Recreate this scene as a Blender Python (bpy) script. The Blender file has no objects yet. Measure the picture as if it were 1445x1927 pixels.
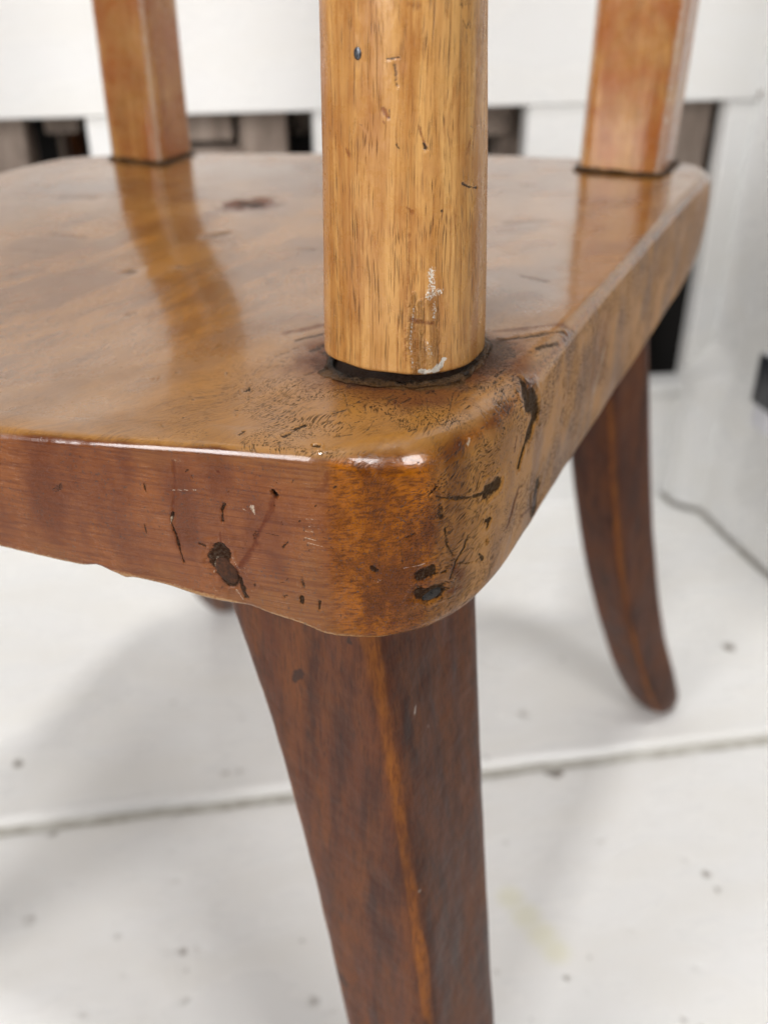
import bpy, math, random
import numpy as np
from mathutils import Vector, noise as mnoise

random.seed(7); rng = np.random.default_rng(7)
S = bpy.context.scene
MM = 0.001
SEAT_H = 350.0            # seat top above the floor, mm
# ------------------------------------------------------------------ camera
FPX, PITCH, CAMH = 1850.0, math.radians(31.3), 99.0     # focal in photo pixels, tilt down, height above seat (mm)
cam_d = bpy.data.cameras.new('camera'); cam = bpy.data.objects.new('camera', cam_d)
S.collection.objects.link(cam); S.camera = cam
cam_d.sensor_fit = 'HORIZONTAL'; cam_d.sensor_width = 36.0; cam_d.lens = 36.0 * FPX / 1445.0
cam.location = (0, 0, (SEAT_H + CAMH) * MM); cam.rotation_euler = (math.pi / 2 - PITCH, 0, 0)
cam_d.clip_start = 0.01; cam_d.clip_end = 50
cam_d.dof.use_dof = True; cam_d.dof.focus_distance = 0.234; cam_d.dof.aperture_fstop = cam_d.lens / 3.8
# ------------------------------------------------------------------ world, lamps, exposure
w = bpy.data.worlds.new('World'); S.world = w; w.use_nodes = True
bg = w.node_tree.nodes['Background']; bg.inputs[0].default_value = (0.93, 0.96, 1.0, 1); bg.inputs[1].default_value = 0.11
def area(name, loc, target, sx, sy, power, col):
    d = bpy.data.lights.new(name, 'AREA'); d.shape = 'RECTANGLE'; d.size = sx; d.size_y = sy; d.energy = power; d.color = col
    o = bpy.data.objects.new(name, d); S.collection.objects.link(o); o.location = loc
    o.rotation_euler = (Vector(target) - Vector(loc)).to_track_quat('-Z', 'Y').to_euler(); return o
area('window_light_left', (-1.15, -1.05, 1.05), (0, 0.4, 0.3), 0.85, 1.2, 31.5, (1.0, 0.985, 0.975))
area('window_light_right', (1.0, -1.1, 1.25), (0, 0.4, 0.3), 0.5, 0.8, 14.5, (1.0, 0.98, 0.965))
area('ceiling_light', (-0.1, 0.0, 2.3), (0, 0.3, 0.3), 0.16, 0.16, 18.5, (1.0, 0.985, 0.97))
S.view_settings.view_transform = 'Standard'; S.view_settings.look = 'None'
S.view_settings.exposure = 0.0; S.view_settings.gamma = 1.0; S.view_settings.use_curve_mapping = False
S.cycles.use_denoising = True
S.cycles.max_bounces = 6; S.cycles.diffuse_bounces = 3; S.cycles.glossy_bounces = 3; S.cycles.use_adaptive_sampling = True; S.cycles.adaptive_threshold = 0.03
S.cycles.caustics_reflective = False; S.cycles.caustics_refractive = False

# ------------------------------------------------------------------ helpers: geometry of the view
CT, ST = math.cos(PITCH), math.sin(PITCH)
def at(px, py, z):                       # point (mm, z from seat top) on the plane of height z
    u = (px - 722.5) / FPX; v = (963.5 - py) / FPX
    dy = CT + v * ST; dz = -ST + v * CT; t = (z - CAMH) / dz
    return np.array([u * t, dy * t, z])
def atD(px, py, D):
    u = (px - 722.5) / FPX; v = (963.5 - py) / FPX
    dy = CT + v * ST; dz = -ST + v * CT; t = D / dy
    return np.array([u * t, D, CAMH + dz * t])
def proj(P):
    zz = P[:, 2] - CAMH; a = P[:, 1] * CT - zz * ST; up = P[:, 1] * ST + zz * CT
    return 722.5 + FPX * P[:, 0] / a, 963.5 - FPX * up / a
def smooth(a, b, x):
    t = np.clip((x - a) / (b - a), 0, 1); return t * t * (3 - 2 * t)

# value noise in numpy (for big meshes)
_tab = rng.random((64, 64, 64)).astype(np.float32)
def vnoise(P, freq, seed=0):
    Q = P * freq + seed * 17.31 + 1000.0
    i = np.floor(Q).astype(np.int64); f = Q - i; f = f * f * (3 - 2 * f)
    i &= 63; j = (i + 1) & 63
    x0, y0, z0 = i.T; x1, y1, z1 = j.T; fx, fy, fz = f.T
    c = lambda a, b, d: _tab[a, b, d]
    r0 = (c(x0, y0, z0) * (1 - fx) + c(x1, y0, z0) * fx) * (1 - fy) + (c(x0, y1, z0) * (1 - fx) + c(x1, y1, z0) * fx) * fy
    r1 = (c(x0, y0, z1) * (1 - fx) + c(x1, y0, z1) * fx) * (1 - fy) + (c(x0, y1, z1) * (1 - fx) + c(x1, y1, z1) * fx) * fy
    return (r0 * (1 - fz) + r1 * fz) * 2 - 1
def fbm(P, freq, oct=4, seed=0):
    s = 0; a = 1; t = 0
    for k in range(oct):
        s = s + a * vnoise(P, freq * 2 ** k, seed + k); t += a; a *= 0.5
    return s / t

def grid_faces(n, m, closed=True):       # rows n x columns m
    i = np.arange(n - 1)[:, None]; j = np.arange(m if closed else m - 1)[None, :]
    a = i * m + j; b = i * m + (j + 1) % m
    return np.stack([a, b, b + m, a + m], -1).reshape(-1, 4)
def vnormals(P, F):
    n = np.cross(P[F[:, 2]] - P[F[:, 0]], P[F[:, 3]] - P[F[:, 1]]); N = np.zeros_like(P)
    for k in range(4): 
        for c in range(3): N[:, c] += np.bincount(F[:, k], n[:, c], len(P))
    return N / (np.linalg.norm(N, axis=1, keepdims=True) + 1e-12)
def mesh_obj(name, P, F, mat, parent=None, attrs=None, smooth_shade=True, origin=(0, 0, 0)):
    """P in mm with z measured from the floor; one mesh object"""
    P = (np.asarray(P, float) - np.asarray(origin, float)) * MM
    me = bpy.data.meshes.new(name)
    if isinstance(F, np.ndarray):
        me.vertices.add(len(P)); me.vertices.foreach_set('co', P.ravel())
        nf, k = F.shape
        me.loops.add(nf * k); me.loops.foreach_set('vertex_index', F.ravel().astype(np.int32))
        me.polygons.add(nf); me.polygons.foreach_set('loop_start', np.arange(0, nf * k, k, dtype=np.int32))
        me.update(calc_edges=True)
    else:
        me.from_pydata([tuple(p) for p in P], [], F); me.update()
    if smooth_shade: me.polygons.foreach_set('use_smooth', np.ones(len(me.polygons), bool))
    for k, v in (attrs or {}).items():
        v = np.asarray(v, np.float32)
        if v.ndim == 2: a = me.attributes.new(k, 'FLOAT_VECTOR', 'POINT'); a.data.foreach_set('vector', v.ravel())
        else: a = me.attributes.new(k, 'FLOAT', 'POINT'); a.data.foreach_set('value', v)
    me.materials.append(mat); me.validate()
    o = bpy.data.objects.new(name, me); S.collection.objects.link(o)
    o.location = Vector(origin) * MM
    if parent is not None:
        o.parent = parent; o.location = Vector(origin) * MM - parent_world(parent)
    return o
def parent_world(p):
    v = Vector((0, 0, 0))
    while p is not None: v += p.location; p = p.parent
    return v
def empty(name, loc_mm):
    o = bpy.data.objects.new(name, None); S.collection.objects.link(o); o.location = Vector(loc_mm) * MM; o.empty_display_size = .02
    return o
def box_mesh(c, ex, ey, ez, hx, hy, hz, bev=1.0, wob=0.0, nseg=1):
    """bevelled box with centre c and unit axes; lightly uneven along its length (ex)"""
    prof = []
    for sx, sy in ((1, 1), (-1, 1), (-1, -1), (1, -1)):
        a0 = {(1, 1): 0, (-1, 1): 90, (-1, -1): 180, (1, -1): 270}[(sx, sy)]
        for k in range(3):
            a = math.radians(a0 + 45 * k)
            prof.append((sx * (hy - bev) + bev * math.cos(a), sy * (hz - bev) + bev * math.sin(a)))
    m = len(prof); prof = np.array(prof)
    ts = [(-hx, .0), (-hx + bev * .3, 1 - bev * .3 / min(hy, hz)), ] 
    xs = [-hx] + list(np.linspace(-hx + bev, hx - bev, nseg + 1)) + [hx]
    rows = []
    for k, x in enumerate(xs):
        ins = bev if k in (0, len(xs) - 1) else 0
        q = prof.copy(); q[:, 0] -= np.sign(q[:, 0]) * ins; q[:, 1] -= np.sign(q[:, 1]) * ins
        dw = np.array([random.uniform(-wob, wob), random.uniform(-wob, wob)])
        rows.append(np.array([c + ex * x + ey * (a + dw[0]) + ez * (b + dw[1]) for a, b in q]))
    P = np.concatenate(rows); n = len(xs)
    F = [tuple(f) for f in grid_faces(n, m)]
    F.append(tuple(range(m))[::-1]); F.append(tuple(range((n - 1) * m, n * m)))
    return P, F

# ------------------------------------------------------------------ helpers: materials
class NT:
    def __init__(s, name):
        s.mat = bpy.data.materials.new(name); s.mat.use_nodes = True; s.t = s.mat.node_tree; s.t.nodes.clear()
        s.out = s.t.nodes.new('ShaderNodeOutputMaterial'); s.bsdf = s.t.nodes.new('ShaderNodeBsdfPrincipled')
        s.t.links.new(s.bsdf.outputs[0], s.out.inputs[0]); s._tc = None
    def set(s, sock, v):
        if isinstance(v, bpy.types.NodeSocket): s.t.links.new(v, sock)
        elif v is not None:
            if isinstance(v, (tuple, list)) and len(v) == 3 and sock.type == 'RGBA': v = (*v, 1)
            sock.default_value = v
    def n(s, typ, ins=None, **attrs):
        nd = s.t.nodes.new('ShaderNode' + typ)
        for k, v in attrs.items(): setattr(nd, k, v)
        for k, v in (ins or {}).items(): s.set(nd.inputs[k], v)
        return nd
    def math(s, op, a, b=None, c=None, clamp=False):
        nd = s.n('Math', operation=op, use_clamp=clamp); s.set(nd.inputs[0], a)
        if b is not None: s.set(nd.inputs[1], b)
        if c is not None: s.set(nd.inputs[2], c)
        return nd.outputs[0]
    def vmath(s, op, a, b=None, out=0):
        nd = s.n('VectorMath', operation=op); s.set(nd.inputs[0], a)
        if b is not None:
            if op == 'SCALE': s.set(nd.inputs[3], b)
            else: s.set(nd.inputs[1], b)
        return nd.outputs[out]
    def obj(s):
        if s._tc is None: s._tc = s.n('TexCoord').outputs['Object']
        return s._tc
    def rng(s, v, a, b, c=0., d=1., smooth=True):
        nd = s.n('MapRange', {0: v, 1: a, 2: b, 3: c, 4: d}); nd.interpolation_type = 'SMOOTHSTEP' if smooth else 'LINEAR'
        return nd.outputs[0]
    def noise(s, vec, scale=1., detail=4., rough=.55, dist=0., out=0):
        return s.n('TexNoise', {'Vector': vec, 'Scale': scale, 'Detail': detail, 'Roughness': rough, 'Distortion': dist}).outputs[out]
    def vor(s, vec, scale=1., feature='F1', rand=1., out='Distance'):
        return s.n('TexVoronoi', {'Vector': vec, 'Scale': scale, 'Randomness': rand}, feature=feature).outputs[out]
    def mix(s, f, a, b, blend='MIX'):
        nd = s.n('Mix', data_type='RGBA', blend_type=blend, clamp_factor=True)
        s.set(nd.inputs[0], f); s.set(nd.inputs[6], a); s.set(nd.inputs[7], b); return nd.outputs[2]
    def scale(s, vec, sc): return s.vmath('MULTIPLY', vec, sc)
    def attr(s, name): return s.n('Attribute', attribute_name=name).outputs['Fac']
    def vattr(s, name): return s.n('Attribute', attribute_name=name).outputs['Vector']
    def rotz(s, vec, ang):
        return s.n('VectorRotate', {'Vector': vec, 'Angle': ang}, rotation_type='Z_AXIS').outputs[0]
    def bump(s, h, dist, strength=1., normal=None):
        nd = s.n('Bump', {'Height': h, 'Distance': dist, 'Strength': strength})
        if normal is not None: s.set(nd.inputs['Normal'], normal)
        return nd.outputs[0]
    def done(s, **ins):
        for k, v in ins.items(): s.set(s.bsdf.inputs[k.replace('_', ' ')], v)
        return s.mat

def pores(t, g, along, across, lo, hi, keep):
    """dark pores: short dashes stretched along the grain (x of g, in mm)"""
    v = t.scale(g, (1 / along, 1 / across, 1 / across))
    nd = t.n('TexVoronoi', {'Vector': v, 'Scale': 1.0}, feature='F1')
    m = t.rng(nd.outputs['Distance'], hi, lo)
    r = t.n('SeparateColor', {0: nd.outputs['Color']}).outputs[0]
    return t.math('MULTIPLY', m, t.rng(r, keep, min(1, keep + .25)))

def mat_seat():
    t = NT('seat_wood'); c = t.scale(t.obj(), (1000,) * 3)
    g = t.vattr('grain')                               # mm, x along the grain, swirls included
    blot, blot2, fig, clus = t.attr('blot'), t.attr('blot2'), t.attr('figure'), t.attr('cluster')
    top, front, right = t.attr('top'), t.attr('front'), t.attr('right')
    streak = t.noise(t.scale(g, (.035, .8, .8)), 1., 3, .65)
    hs = t.noise(t.scale(t.rotz(c, math.radians(15)), (.05, .9, 1.6)), 1., 3, .65)    # handling wear running along the front edge
    fine = t.noise(c, 1.25, 3, .75)
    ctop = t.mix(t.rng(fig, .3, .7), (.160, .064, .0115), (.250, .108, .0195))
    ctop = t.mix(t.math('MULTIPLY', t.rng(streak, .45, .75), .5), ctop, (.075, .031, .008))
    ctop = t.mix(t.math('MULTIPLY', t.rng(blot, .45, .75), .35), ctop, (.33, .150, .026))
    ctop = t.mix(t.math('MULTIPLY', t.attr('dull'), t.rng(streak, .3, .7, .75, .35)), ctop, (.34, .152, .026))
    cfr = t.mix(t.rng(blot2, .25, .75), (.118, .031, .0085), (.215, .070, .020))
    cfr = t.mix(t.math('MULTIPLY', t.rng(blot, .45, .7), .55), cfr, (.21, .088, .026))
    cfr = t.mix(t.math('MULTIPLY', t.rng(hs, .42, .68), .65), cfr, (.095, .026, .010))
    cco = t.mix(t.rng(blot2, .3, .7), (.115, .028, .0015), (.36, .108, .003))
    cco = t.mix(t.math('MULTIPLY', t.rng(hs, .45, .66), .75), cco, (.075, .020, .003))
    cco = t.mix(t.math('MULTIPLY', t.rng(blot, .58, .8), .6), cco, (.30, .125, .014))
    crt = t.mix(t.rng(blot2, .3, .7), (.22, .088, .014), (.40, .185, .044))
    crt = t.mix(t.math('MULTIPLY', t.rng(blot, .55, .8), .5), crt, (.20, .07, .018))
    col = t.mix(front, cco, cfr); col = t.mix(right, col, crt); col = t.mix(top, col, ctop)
    wornm = t.rng(t.math('ADD', t.attr('worn'), t.math('MULTIPLY', t.math('SUBTRACT', fine, .5), 1.3)), .45, .85)
    col = t.mix(t.math('MULTIPLY', wornm, .75), col, (.40, .23, .095))
    p1 = pores(t, g, 3.2, .52, .18, .50, .16); p2 = pores(t, t.vmath('ADD', g, (31, 17, 5)), 1.5, .36, .18, .50, .28)
    pm = t.math('MULTIPLY', t.math('MAXIMUM', p1, p2), clus)
    col = t.mix(t.math('MULTIPLY', pm, .9), col, (.018, .009, .004))
    spm = t.math('MULTIPLY', t.rng(fine, .57, .68), t.attr('speck'))
    col = t.mix(t.math('MULTIPLY', spm, .8), col, (.022, .012, .008))
    scv = t.scale(t.rotz(c, math.radians(15)), (.07, 5., 6.))
    scr = t.math('MULTIPLY', t.rng(t.noise(scv, 1., 1, .5), .68, .76), t.math('MULTIPLY', front, t.rng(blot2, .45, .7)))
    col = t.mix(t.math('MULTIPLY', scr, .35), col, (.50, .32, .22))
    en = t.noise(c, 2.1, 3, .75); enx = t.math('MULTIPLY', t.math('SUBTRACT', en, .5), 1.25)
    rd = t.rng(t.math('ADD', t.attr('red'), t.math('MULTIPLY', enx, .5)), .1, 1.0); col = t.mix(t.math('MULTIPLY', rd, .72), col, (.075, .018, .013))
    dk = t.rng(t.math('ADD', t.attr('dark'), enx), .36, .78); col = t.mix(t.math('MULTIPLY', dk, .88), col, t.mix(t.rng(fine, .4, .65), (.008, .006, .004), (.040, .029, .021)))
    wh = t.rng(t.math('ADD', t.attr('pale'), enx), .42, .85); col = t.mix(t.math('MULTIPLY', wh, .7), col, (.56, .47, .35))
    h = t.math('SUBTRACT', t.math('MULTIPLY', fine, .45), t.math('MULTIPLY', pm, .9)); 
    h = t.math('MULTIPLY', t.math('ADD', h, t.math('MULTIPLY', hs, .5)), t.math('SUBTRACT', 1., t.math('MULTIPLY', top, .55)))
    h = t.math('SUBTRACT', h, t.math('MULTIPLY', t.math('MULTIPLY', dk, en), 2.0))
    ro = t.math('ADD', t.rng(blot2, .3, .75, .15, .28), t.math('MULTIPLY', right, .16))
    ro = t.math('ADD', ro, t.math('MULTIPLY', t.math('ADD', pm, spm), .15)); ro = t.math('ADD', ro, t.math('MULTIPLY', t.attr('dull'), .16))
    sp = t.math('MULTIPLY', t.math('SUBTRACT', 1., t.math('MULTIPLY', t.math('MAXIMUM', t.math('MAXIMUM', dk, pm), rd), .85)), t.math('ADD', t.rng(fine, .35, .65, .14, .30), t.math('MULTIPLY', t.math('MAXIMUM', top, t.attr('rim')), .4)))
    return t.done(Base_Color=col, Roughness=ro, Normal=t.bump(h, .00016, .75), Specular_IOR_Level=sp, Coat_Weight=t.math('MULTIPLY', t.math('SUBTRACT', 1., t.math('MAXIMUM', dk, rd)), t.math('ADD', .05, t.math('MAXIMUM', t.math('MULTIPLY', t.math('SUBTRACT', top, t.attr('dull')), .55), t.math('MULTIPLY', t.attr('rim'), .8)))), Coat_Roughness=.06)

def mat_post(name, dark=1.0, pore=1.0, red=0.0):
    t = NT(name); c = t.scale(t.obj(), (1000,) * 3)
    sw = t.vmath('SCALE', t.vmath('SUBTRACT', t.noise(t.scale(c, (1, 1, .25)), .06, 2, out=1), (.5, .5, .5)), 5.)
    c2 = t.vmath('ADD', c, sw)
    gx = t.n('SeparateXYZ', {0: c2}); g = t.n('CombineXYZ', {0: gx.outputs[2], 1: gx.outputs[0], 2: gx.outputs[1]}).outputs[0]
    fig = t.noise(t.scale(g, (.006, .22, .22)), 1., 4, .55); st = t.noise(t.scale(g, (.02, 1.3, 1.3)), 1., 4, .65)
    blot = t.noise(t.scale(c, (1, 1, .4)), .11, 5, .65)
    col = t.mix(t.rng(fig, .35, .65), (.42 * dark, .190 * dark, .050 * dark), (.60 * dark, .325 * dark, .108 * dark))
    col = t.mix(t.math('MULTIPLY', t.rng(st, .47, .7), .6), col, (.27 * dark, .095 * dark, .018 * dark))
    col = t.mix(t.math('MULTIPLY', t.rng(blot, .46, .66), .6), col, (.33 * dark, .125 * dark, .03 * dark))
    if red: col = t.mix(t.math('MULTIPLY', t.rng(t.noise(c, .05, 4, .6), .35, .65), red), col, (.36, .105, .022))
    p1 = pores(t, g, 10., .30, .10, .42, .10); p2 = pores(t, t.vmath('ADD', g, (57, 13, 9)), 48., .48, .05, .34, .15)
    clus = t.rng(t.noise(t.scale(g, (.014, .30, .30)), 1., 3, .65), .34, .60)
    pm = t.math('MULTIPLY', t.math('MAXIMUM', p1, p2), clus)
    col = t.mix(t.math('MULTIPLY', pm, .78 * pore), col, (.055, .023, .009))
    en = t.noise(c, 2.4, 3, .75); enx = t.math('MULTIPLY', t.math('SUBTRACT', en, .5), .9)
    rd = t.rng(t.math('ADD', t.attr('red'), enx), .2, .9); col = t.mix(t.math('MULTIPLY', rd, .8), col, (.16, .035, .008))
    dk = t.rng(t.math('ADD', t.attr('dark'), enx), .38, .72); col = t.mix(t.math('MULTIPLY', dk, .9), col, (.02, .014, .011))
    wh = t.rng(t.math('ADD', t.attr('pale'), t.math('MULTIPLY', enx, 2.4)), .50, .72); col = t.mix(t.math('MULTIPLY', wh, .85), col, (.72, .70, .62))
    h = t.math('SUBTRACT', t.math('MULTIPLY', t.noise(t.scale(g, (.12, 1.2, 1.2)), 1., 4, .6), .6), pm)
    b0 = t.bump(t.noise(t.scale(c, (1, 1, .5)), .16, 3, .5), .0012, .5)
    b1 = t.bump(h, .00012, .8, b0)
    spk = t.math('MULTIPLY', t.attr('gloss'), t.noise(c, 2.2, 3, .8)); b2 = t.bump(spk, .0008, 1., b1)
    ro = t.math('SUBTRACT', t.rng(t.noise(c, .25, 4, .65), .3, .7, .22, .42), t.math('MULTIPLY', t.attr('gloss'), .13))
    return t.done(Base_Color=col, Roughness=ro, Normal=b2, Specular_IOR_Level=.38, Coat_Weight=.2 + .5 * (red > 0), Coat_Roughness=.2 - .06 * (red > 0))

def mat_leg():
    t = NT('leg_wood'); c = t.scale(t.obj(), (1000,) * 3)
    gx = t.n('SeparateXYZ', {0: c}); g = t.n('CombineXYZ', {0: gx.outputs[2], 1: gx.outputs[0], 2: gx.outputs[1]}).outputs[0]
    fig = t.noise(t.scale(g, (.016, .16, .16)), 1., 5, .6); blot = t.noise(t.scale(c, (1, 1, .22)), .12, 5, .65); fine = t.noise(t.scale(g, (.12, 1.1, 1.1)), 1., 4, .7)
    col = t.mix(t.rng(fig, .32, .68), (.036, .009, .0036), (.095, .0265, .0082))
    col = t.mix(t.math('MULTIPLY', t.rng(blot, .40, .68), .75), col, (.145, .046, .0125))
    col = t.mix(t.math('MULTIPLY', t.rng(fine, .48, .66), .5), col, (.026, .009, .005))
    pl = pores(t, g, 5., .55, .12, .40, .35); col = t.mix(t.math('MULTIPLY', pl, .55), col, (.012, .005, .003))
    worn = t.math('ADD', t.attr('worn'), t.math('MULTIPLY', t.math('SUBTRACT', fine, .5), .5))
    wm = t.rng(worn, .12, .95)
    col = t.mix(t.math('MULTIPLY', wm, .85), col, t.mix(t.rng(fine, .38, .66), (.27, .088, .009), (.12, .034, .006)))
    en = t.noise(c, .6, 4, .7); enx = t.math('MULTIPLY', t.math('SUBTRACT', en, .5), .9)
    dk = t.rng(t.math('ADD', t.attr('dark'), enx), .3, .8); col = t.mix(t.math('MULTIPLY', dk, .8), col, (.022, .011, .009))
    wh = t.rng(t.math('ADD', t.attr('pale'), t.math('MULTIPLY', enx, 1.6)), .45, .8); col = t.mix(t.math('MULTIPLY', wh, .7), col, (.5, .44, .38))
    h = t.math('MULTIPLY', t.noise(t.scale(g, (.15, 1., 1.)), 1., 4, .65), 1.)
    b0 = t.bump(t.noise(c, .12, 3, .5), .0012, .5); b1 = t.bump(h, .00009, .8, b0)
    ro = t.rng(blot, .3, .7, .34, .48)
    return t.done(Base_Color=col, Roughness=ro, Normal=b1, Specular_IOR_Level=.22)

def mat_grime():
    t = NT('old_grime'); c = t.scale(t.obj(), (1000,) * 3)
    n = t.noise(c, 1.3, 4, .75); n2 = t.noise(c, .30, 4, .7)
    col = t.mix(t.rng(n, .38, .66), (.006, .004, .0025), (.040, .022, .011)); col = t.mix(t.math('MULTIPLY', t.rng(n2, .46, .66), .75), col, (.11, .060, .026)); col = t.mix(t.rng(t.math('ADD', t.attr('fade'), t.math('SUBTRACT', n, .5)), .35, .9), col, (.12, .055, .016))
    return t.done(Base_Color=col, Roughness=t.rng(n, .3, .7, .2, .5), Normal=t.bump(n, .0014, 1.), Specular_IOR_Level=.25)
def mat_plain(name, a, b, scale, rough=(.4, .7), bump=.0003, stretch=(1, 1, 1), metal=0., spec=.5):
    t = NT(name); c = t.scale(t.scale(t.obj(), (1000,) * 3), stretch); n = t.noise(c, scale, 5, .65)
    return t.done(Base_Color=t.mix(t.rng(n, .35, .68), a, b), Roughness=t.rng(n, .3, .7, *rough), Normal=t.bump(n, bump, .8), Metallic=metal, Specular_IOR_Level=spec)
def mat_paint(name, tint=(.80, .80, .785), dirt=False):
    t = NT(name); c = t.scale(t.obj(), (1000,) * 3)
    n1 = t.noise(t.scale(t.rotz(c, math.radians(-9)), (.012, .03, .03)), 1., 4, .55)
    col = t.mix(t.rng(n1, .35, .7), tint, tuple(v * f for v, f in zip(tint, (.985, .975, .955))))
    if dirt:
        en = t.noise(c, .35, 3, .7); d = t.rng(t.math('ADD', t.attr('dirt'), t.math('MULTIPLY', t.math('SUBTRACT', en, .5), .8)), .2, .9)
        col = t.mix(t.math('MULTIPLY', t.attr('yellow'), .6), col, (.76, .74, .55)); col = t.mix(t.math('MULTIPLY', d, .85), col, (.17, .14, .11))
    return t.done(Base_Color=col, Roughness=t.rng(n1, .3, .7, .22, .36), Normal=t.bump(n1, .0014, .4), Specular_IOR_Level=.5)

# ------------------------------------------------------------------ floor of wide painted boards
zf = -SEAT_H
def L(P):                                     # seat-relative mm -> floor-relative mm
    P = np.array(P, float); P[..., 2] += SEAT_H; return P
WA = math.radians(9.0); E1 = np.array([math.cos(WA), math.sin(WA), 0]); E2 = np.array([-math.sin(WA), math.cos(WA), 0]); E3 = np.array([0, 0, 1.])
def room(s, d, z): return np.array([0, 731, 0]) + E1 * s + E2 * d + E3 * z      # s along the back wall, d away from the viewer
fl = lambda px, py: L(at(px, py, zf))
SPOTS = [(fl(35, 1437), 4.0, .9), (fl(425, 1455), 3.5, .55), (fl(450, 1452), 3.5, .5), (fl(1372, 1218), 5.0, .9), (fl(985, 1343), 5.0, .5), (fl(1330, 1645), 4., .6), (fl(1133, 1583), 4., .35), (fl(345, 1790), 3.6, .65), (fl(320, 1790), 3, .3), (fl(375, 1788), 3, .35),
    (fl(235, 1835), 3, .4), (fl(590, 1885), 4, .5), (fl(350, 1885), 4, .4), (fl(55, 1730), 6, .4), (fl(1290, 1620), 3, .35), (fl(1045, 1452), 5, 1.2), (fl(1030, 1450), 4, .9), (fl(1187, 1750), 3, .35), (fl(915, 1425), 3, .6), (fl(1105, 1866), 3, .35), (fl(1310, 1820), 4, .3), (fl(160, 1910), 4, .35), (fl(325, 1600), 3, .3), (fl(330, 1655), 3, .3), (fl(100, 1567), 4, .7)]
rg = random.Random(3)
for i in range(70):
    SPOTS.append((fl(rg.uniform(-40, 1500), rg.uniform(1050, 1950)), rg.uniform(.9, 2.6), rg.uniform(.25, .75)))
YEL = [(fl(960, 1690), 9), (fl(990, 1725), 10), (fl(1020, 1760), 10), (fl(1045, 1790), 9)]
M_floor = mat_paint('white_floor_paint', (.82, .815, .80), True)
floor = mesh_obj('floor', [(-2500, -1500, -20), (2500, -1500, -20), (2500, 2500, -20), (-2500, 2500, -20)], [(0, 1, 2, 3)],
                 mat_plain('floor_void', (.03, .028, .025), (.06, .055, .05), .05), smooth_shade=False)
floor['kind'] = 'structure'
M_rim = None
gapline = -304.0                               # joint in view, 304 mm in front of the back wall
def floor_board(d0, d1, s0=-1600, s1=1300):
    # rounded arrises, edges slightly wavy from layers of paint
    prof = [(d0 + 6.5, -16), (d0 + 5, -8), (d0 + 5, -3), (d0 + 5.6, -1.0), (d0 + 7.5, 0.3), (d0 + 10, .5)] + [(d, 0.) for d in np.linspace(d0 + 14, d1 - 12, int((d1 - d0) / 2.2))] + [(d1 - 9, .0), (d1 - 6.4, -.4), (d1 - 5.4, -1.4), (d1 - 5, -3), (d1 - 5, -8), (d1 - 6.5, -16)]
    m = len(prof); near = d1 > -620
    ss = np.concatenate([np.linspace(s0, -330, 30), np.linspace(-327, 330, 260), np.linspace(340, s1, 30)]) if near else np.linspace(s0, s1, 40)
    rows = []; w_ = lambda s, a: .9 * mnoise.noise((s * .03, a, 1)) + .5 * mnoise.noise((s * .11, a, 4))
    pd = np.array([p[0] for p in prof]); pz = np.array([p[1] for p in prof]); k0 = pd < d0 + 11; k1 = pd > d1 - 10
    for s in ss:
        d = pd + k0 * w_(s, d0) + k1 * w_(s, d1)
        rows.append(np.array([0, 731, 0]) + E1[None] * s + E2[None] * d[:, None] + E3[None] * pz[:, None])
    P = np.concatenate(rows); F = grid_faces(len(ss), m, closed=False)[:, ::-1].copy(); n_ = len(P)
    P[:, 2] += (.35 * fbm(P, .012, 3, 41) + .14 * fbm(P, .09, 3, 42)) * (P[:, 2] > -2); dirt = np.zeros(n_); yel = np.zeros(n_)
    for q, r, k in SPOTS:
        D = np.linalg.norm((P - q)[:, :2], axis=1); D = D + .35 * r * vnoise(P, .3, 8); dirt = np.maximum(dirt, 1.15 * k * (1 - smooth(.3 * r, 1.35 * r, D))); P[:, 2] -= .5 * (1 - smooth(.3 * r, 1.1 * r, D)) * (P[:, 2] > -2)
    for q, r in YEL: yel = np.maximum(yel, 1 - smooth(.3 * r, 1.2 * r, np.linalg.norm((P - q)[:, :2], axis=1)))
    rs = np.random.default_rng(int(abs(d0)))
    return mesh_obj('floor_board', P, F, M_floor, floor, {'dirt': dirt, 'yellow': yel})
for d0, d1 in ((-1504, -1204), (-1204, -904), (-904, -604), (-604, gapline), (gapline, 16)):
    floor_board(d0, d1)
# paint and dust bridging the joints, a few mm below the boards
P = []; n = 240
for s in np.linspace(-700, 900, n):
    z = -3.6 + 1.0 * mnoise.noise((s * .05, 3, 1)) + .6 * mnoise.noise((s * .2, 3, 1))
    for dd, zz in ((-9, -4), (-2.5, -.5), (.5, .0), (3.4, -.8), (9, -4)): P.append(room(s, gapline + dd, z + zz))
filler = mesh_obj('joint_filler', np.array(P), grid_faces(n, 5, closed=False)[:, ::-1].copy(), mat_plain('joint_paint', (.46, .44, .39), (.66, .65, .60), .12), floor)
chipP = at(1045, 1450, zf)

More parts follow.
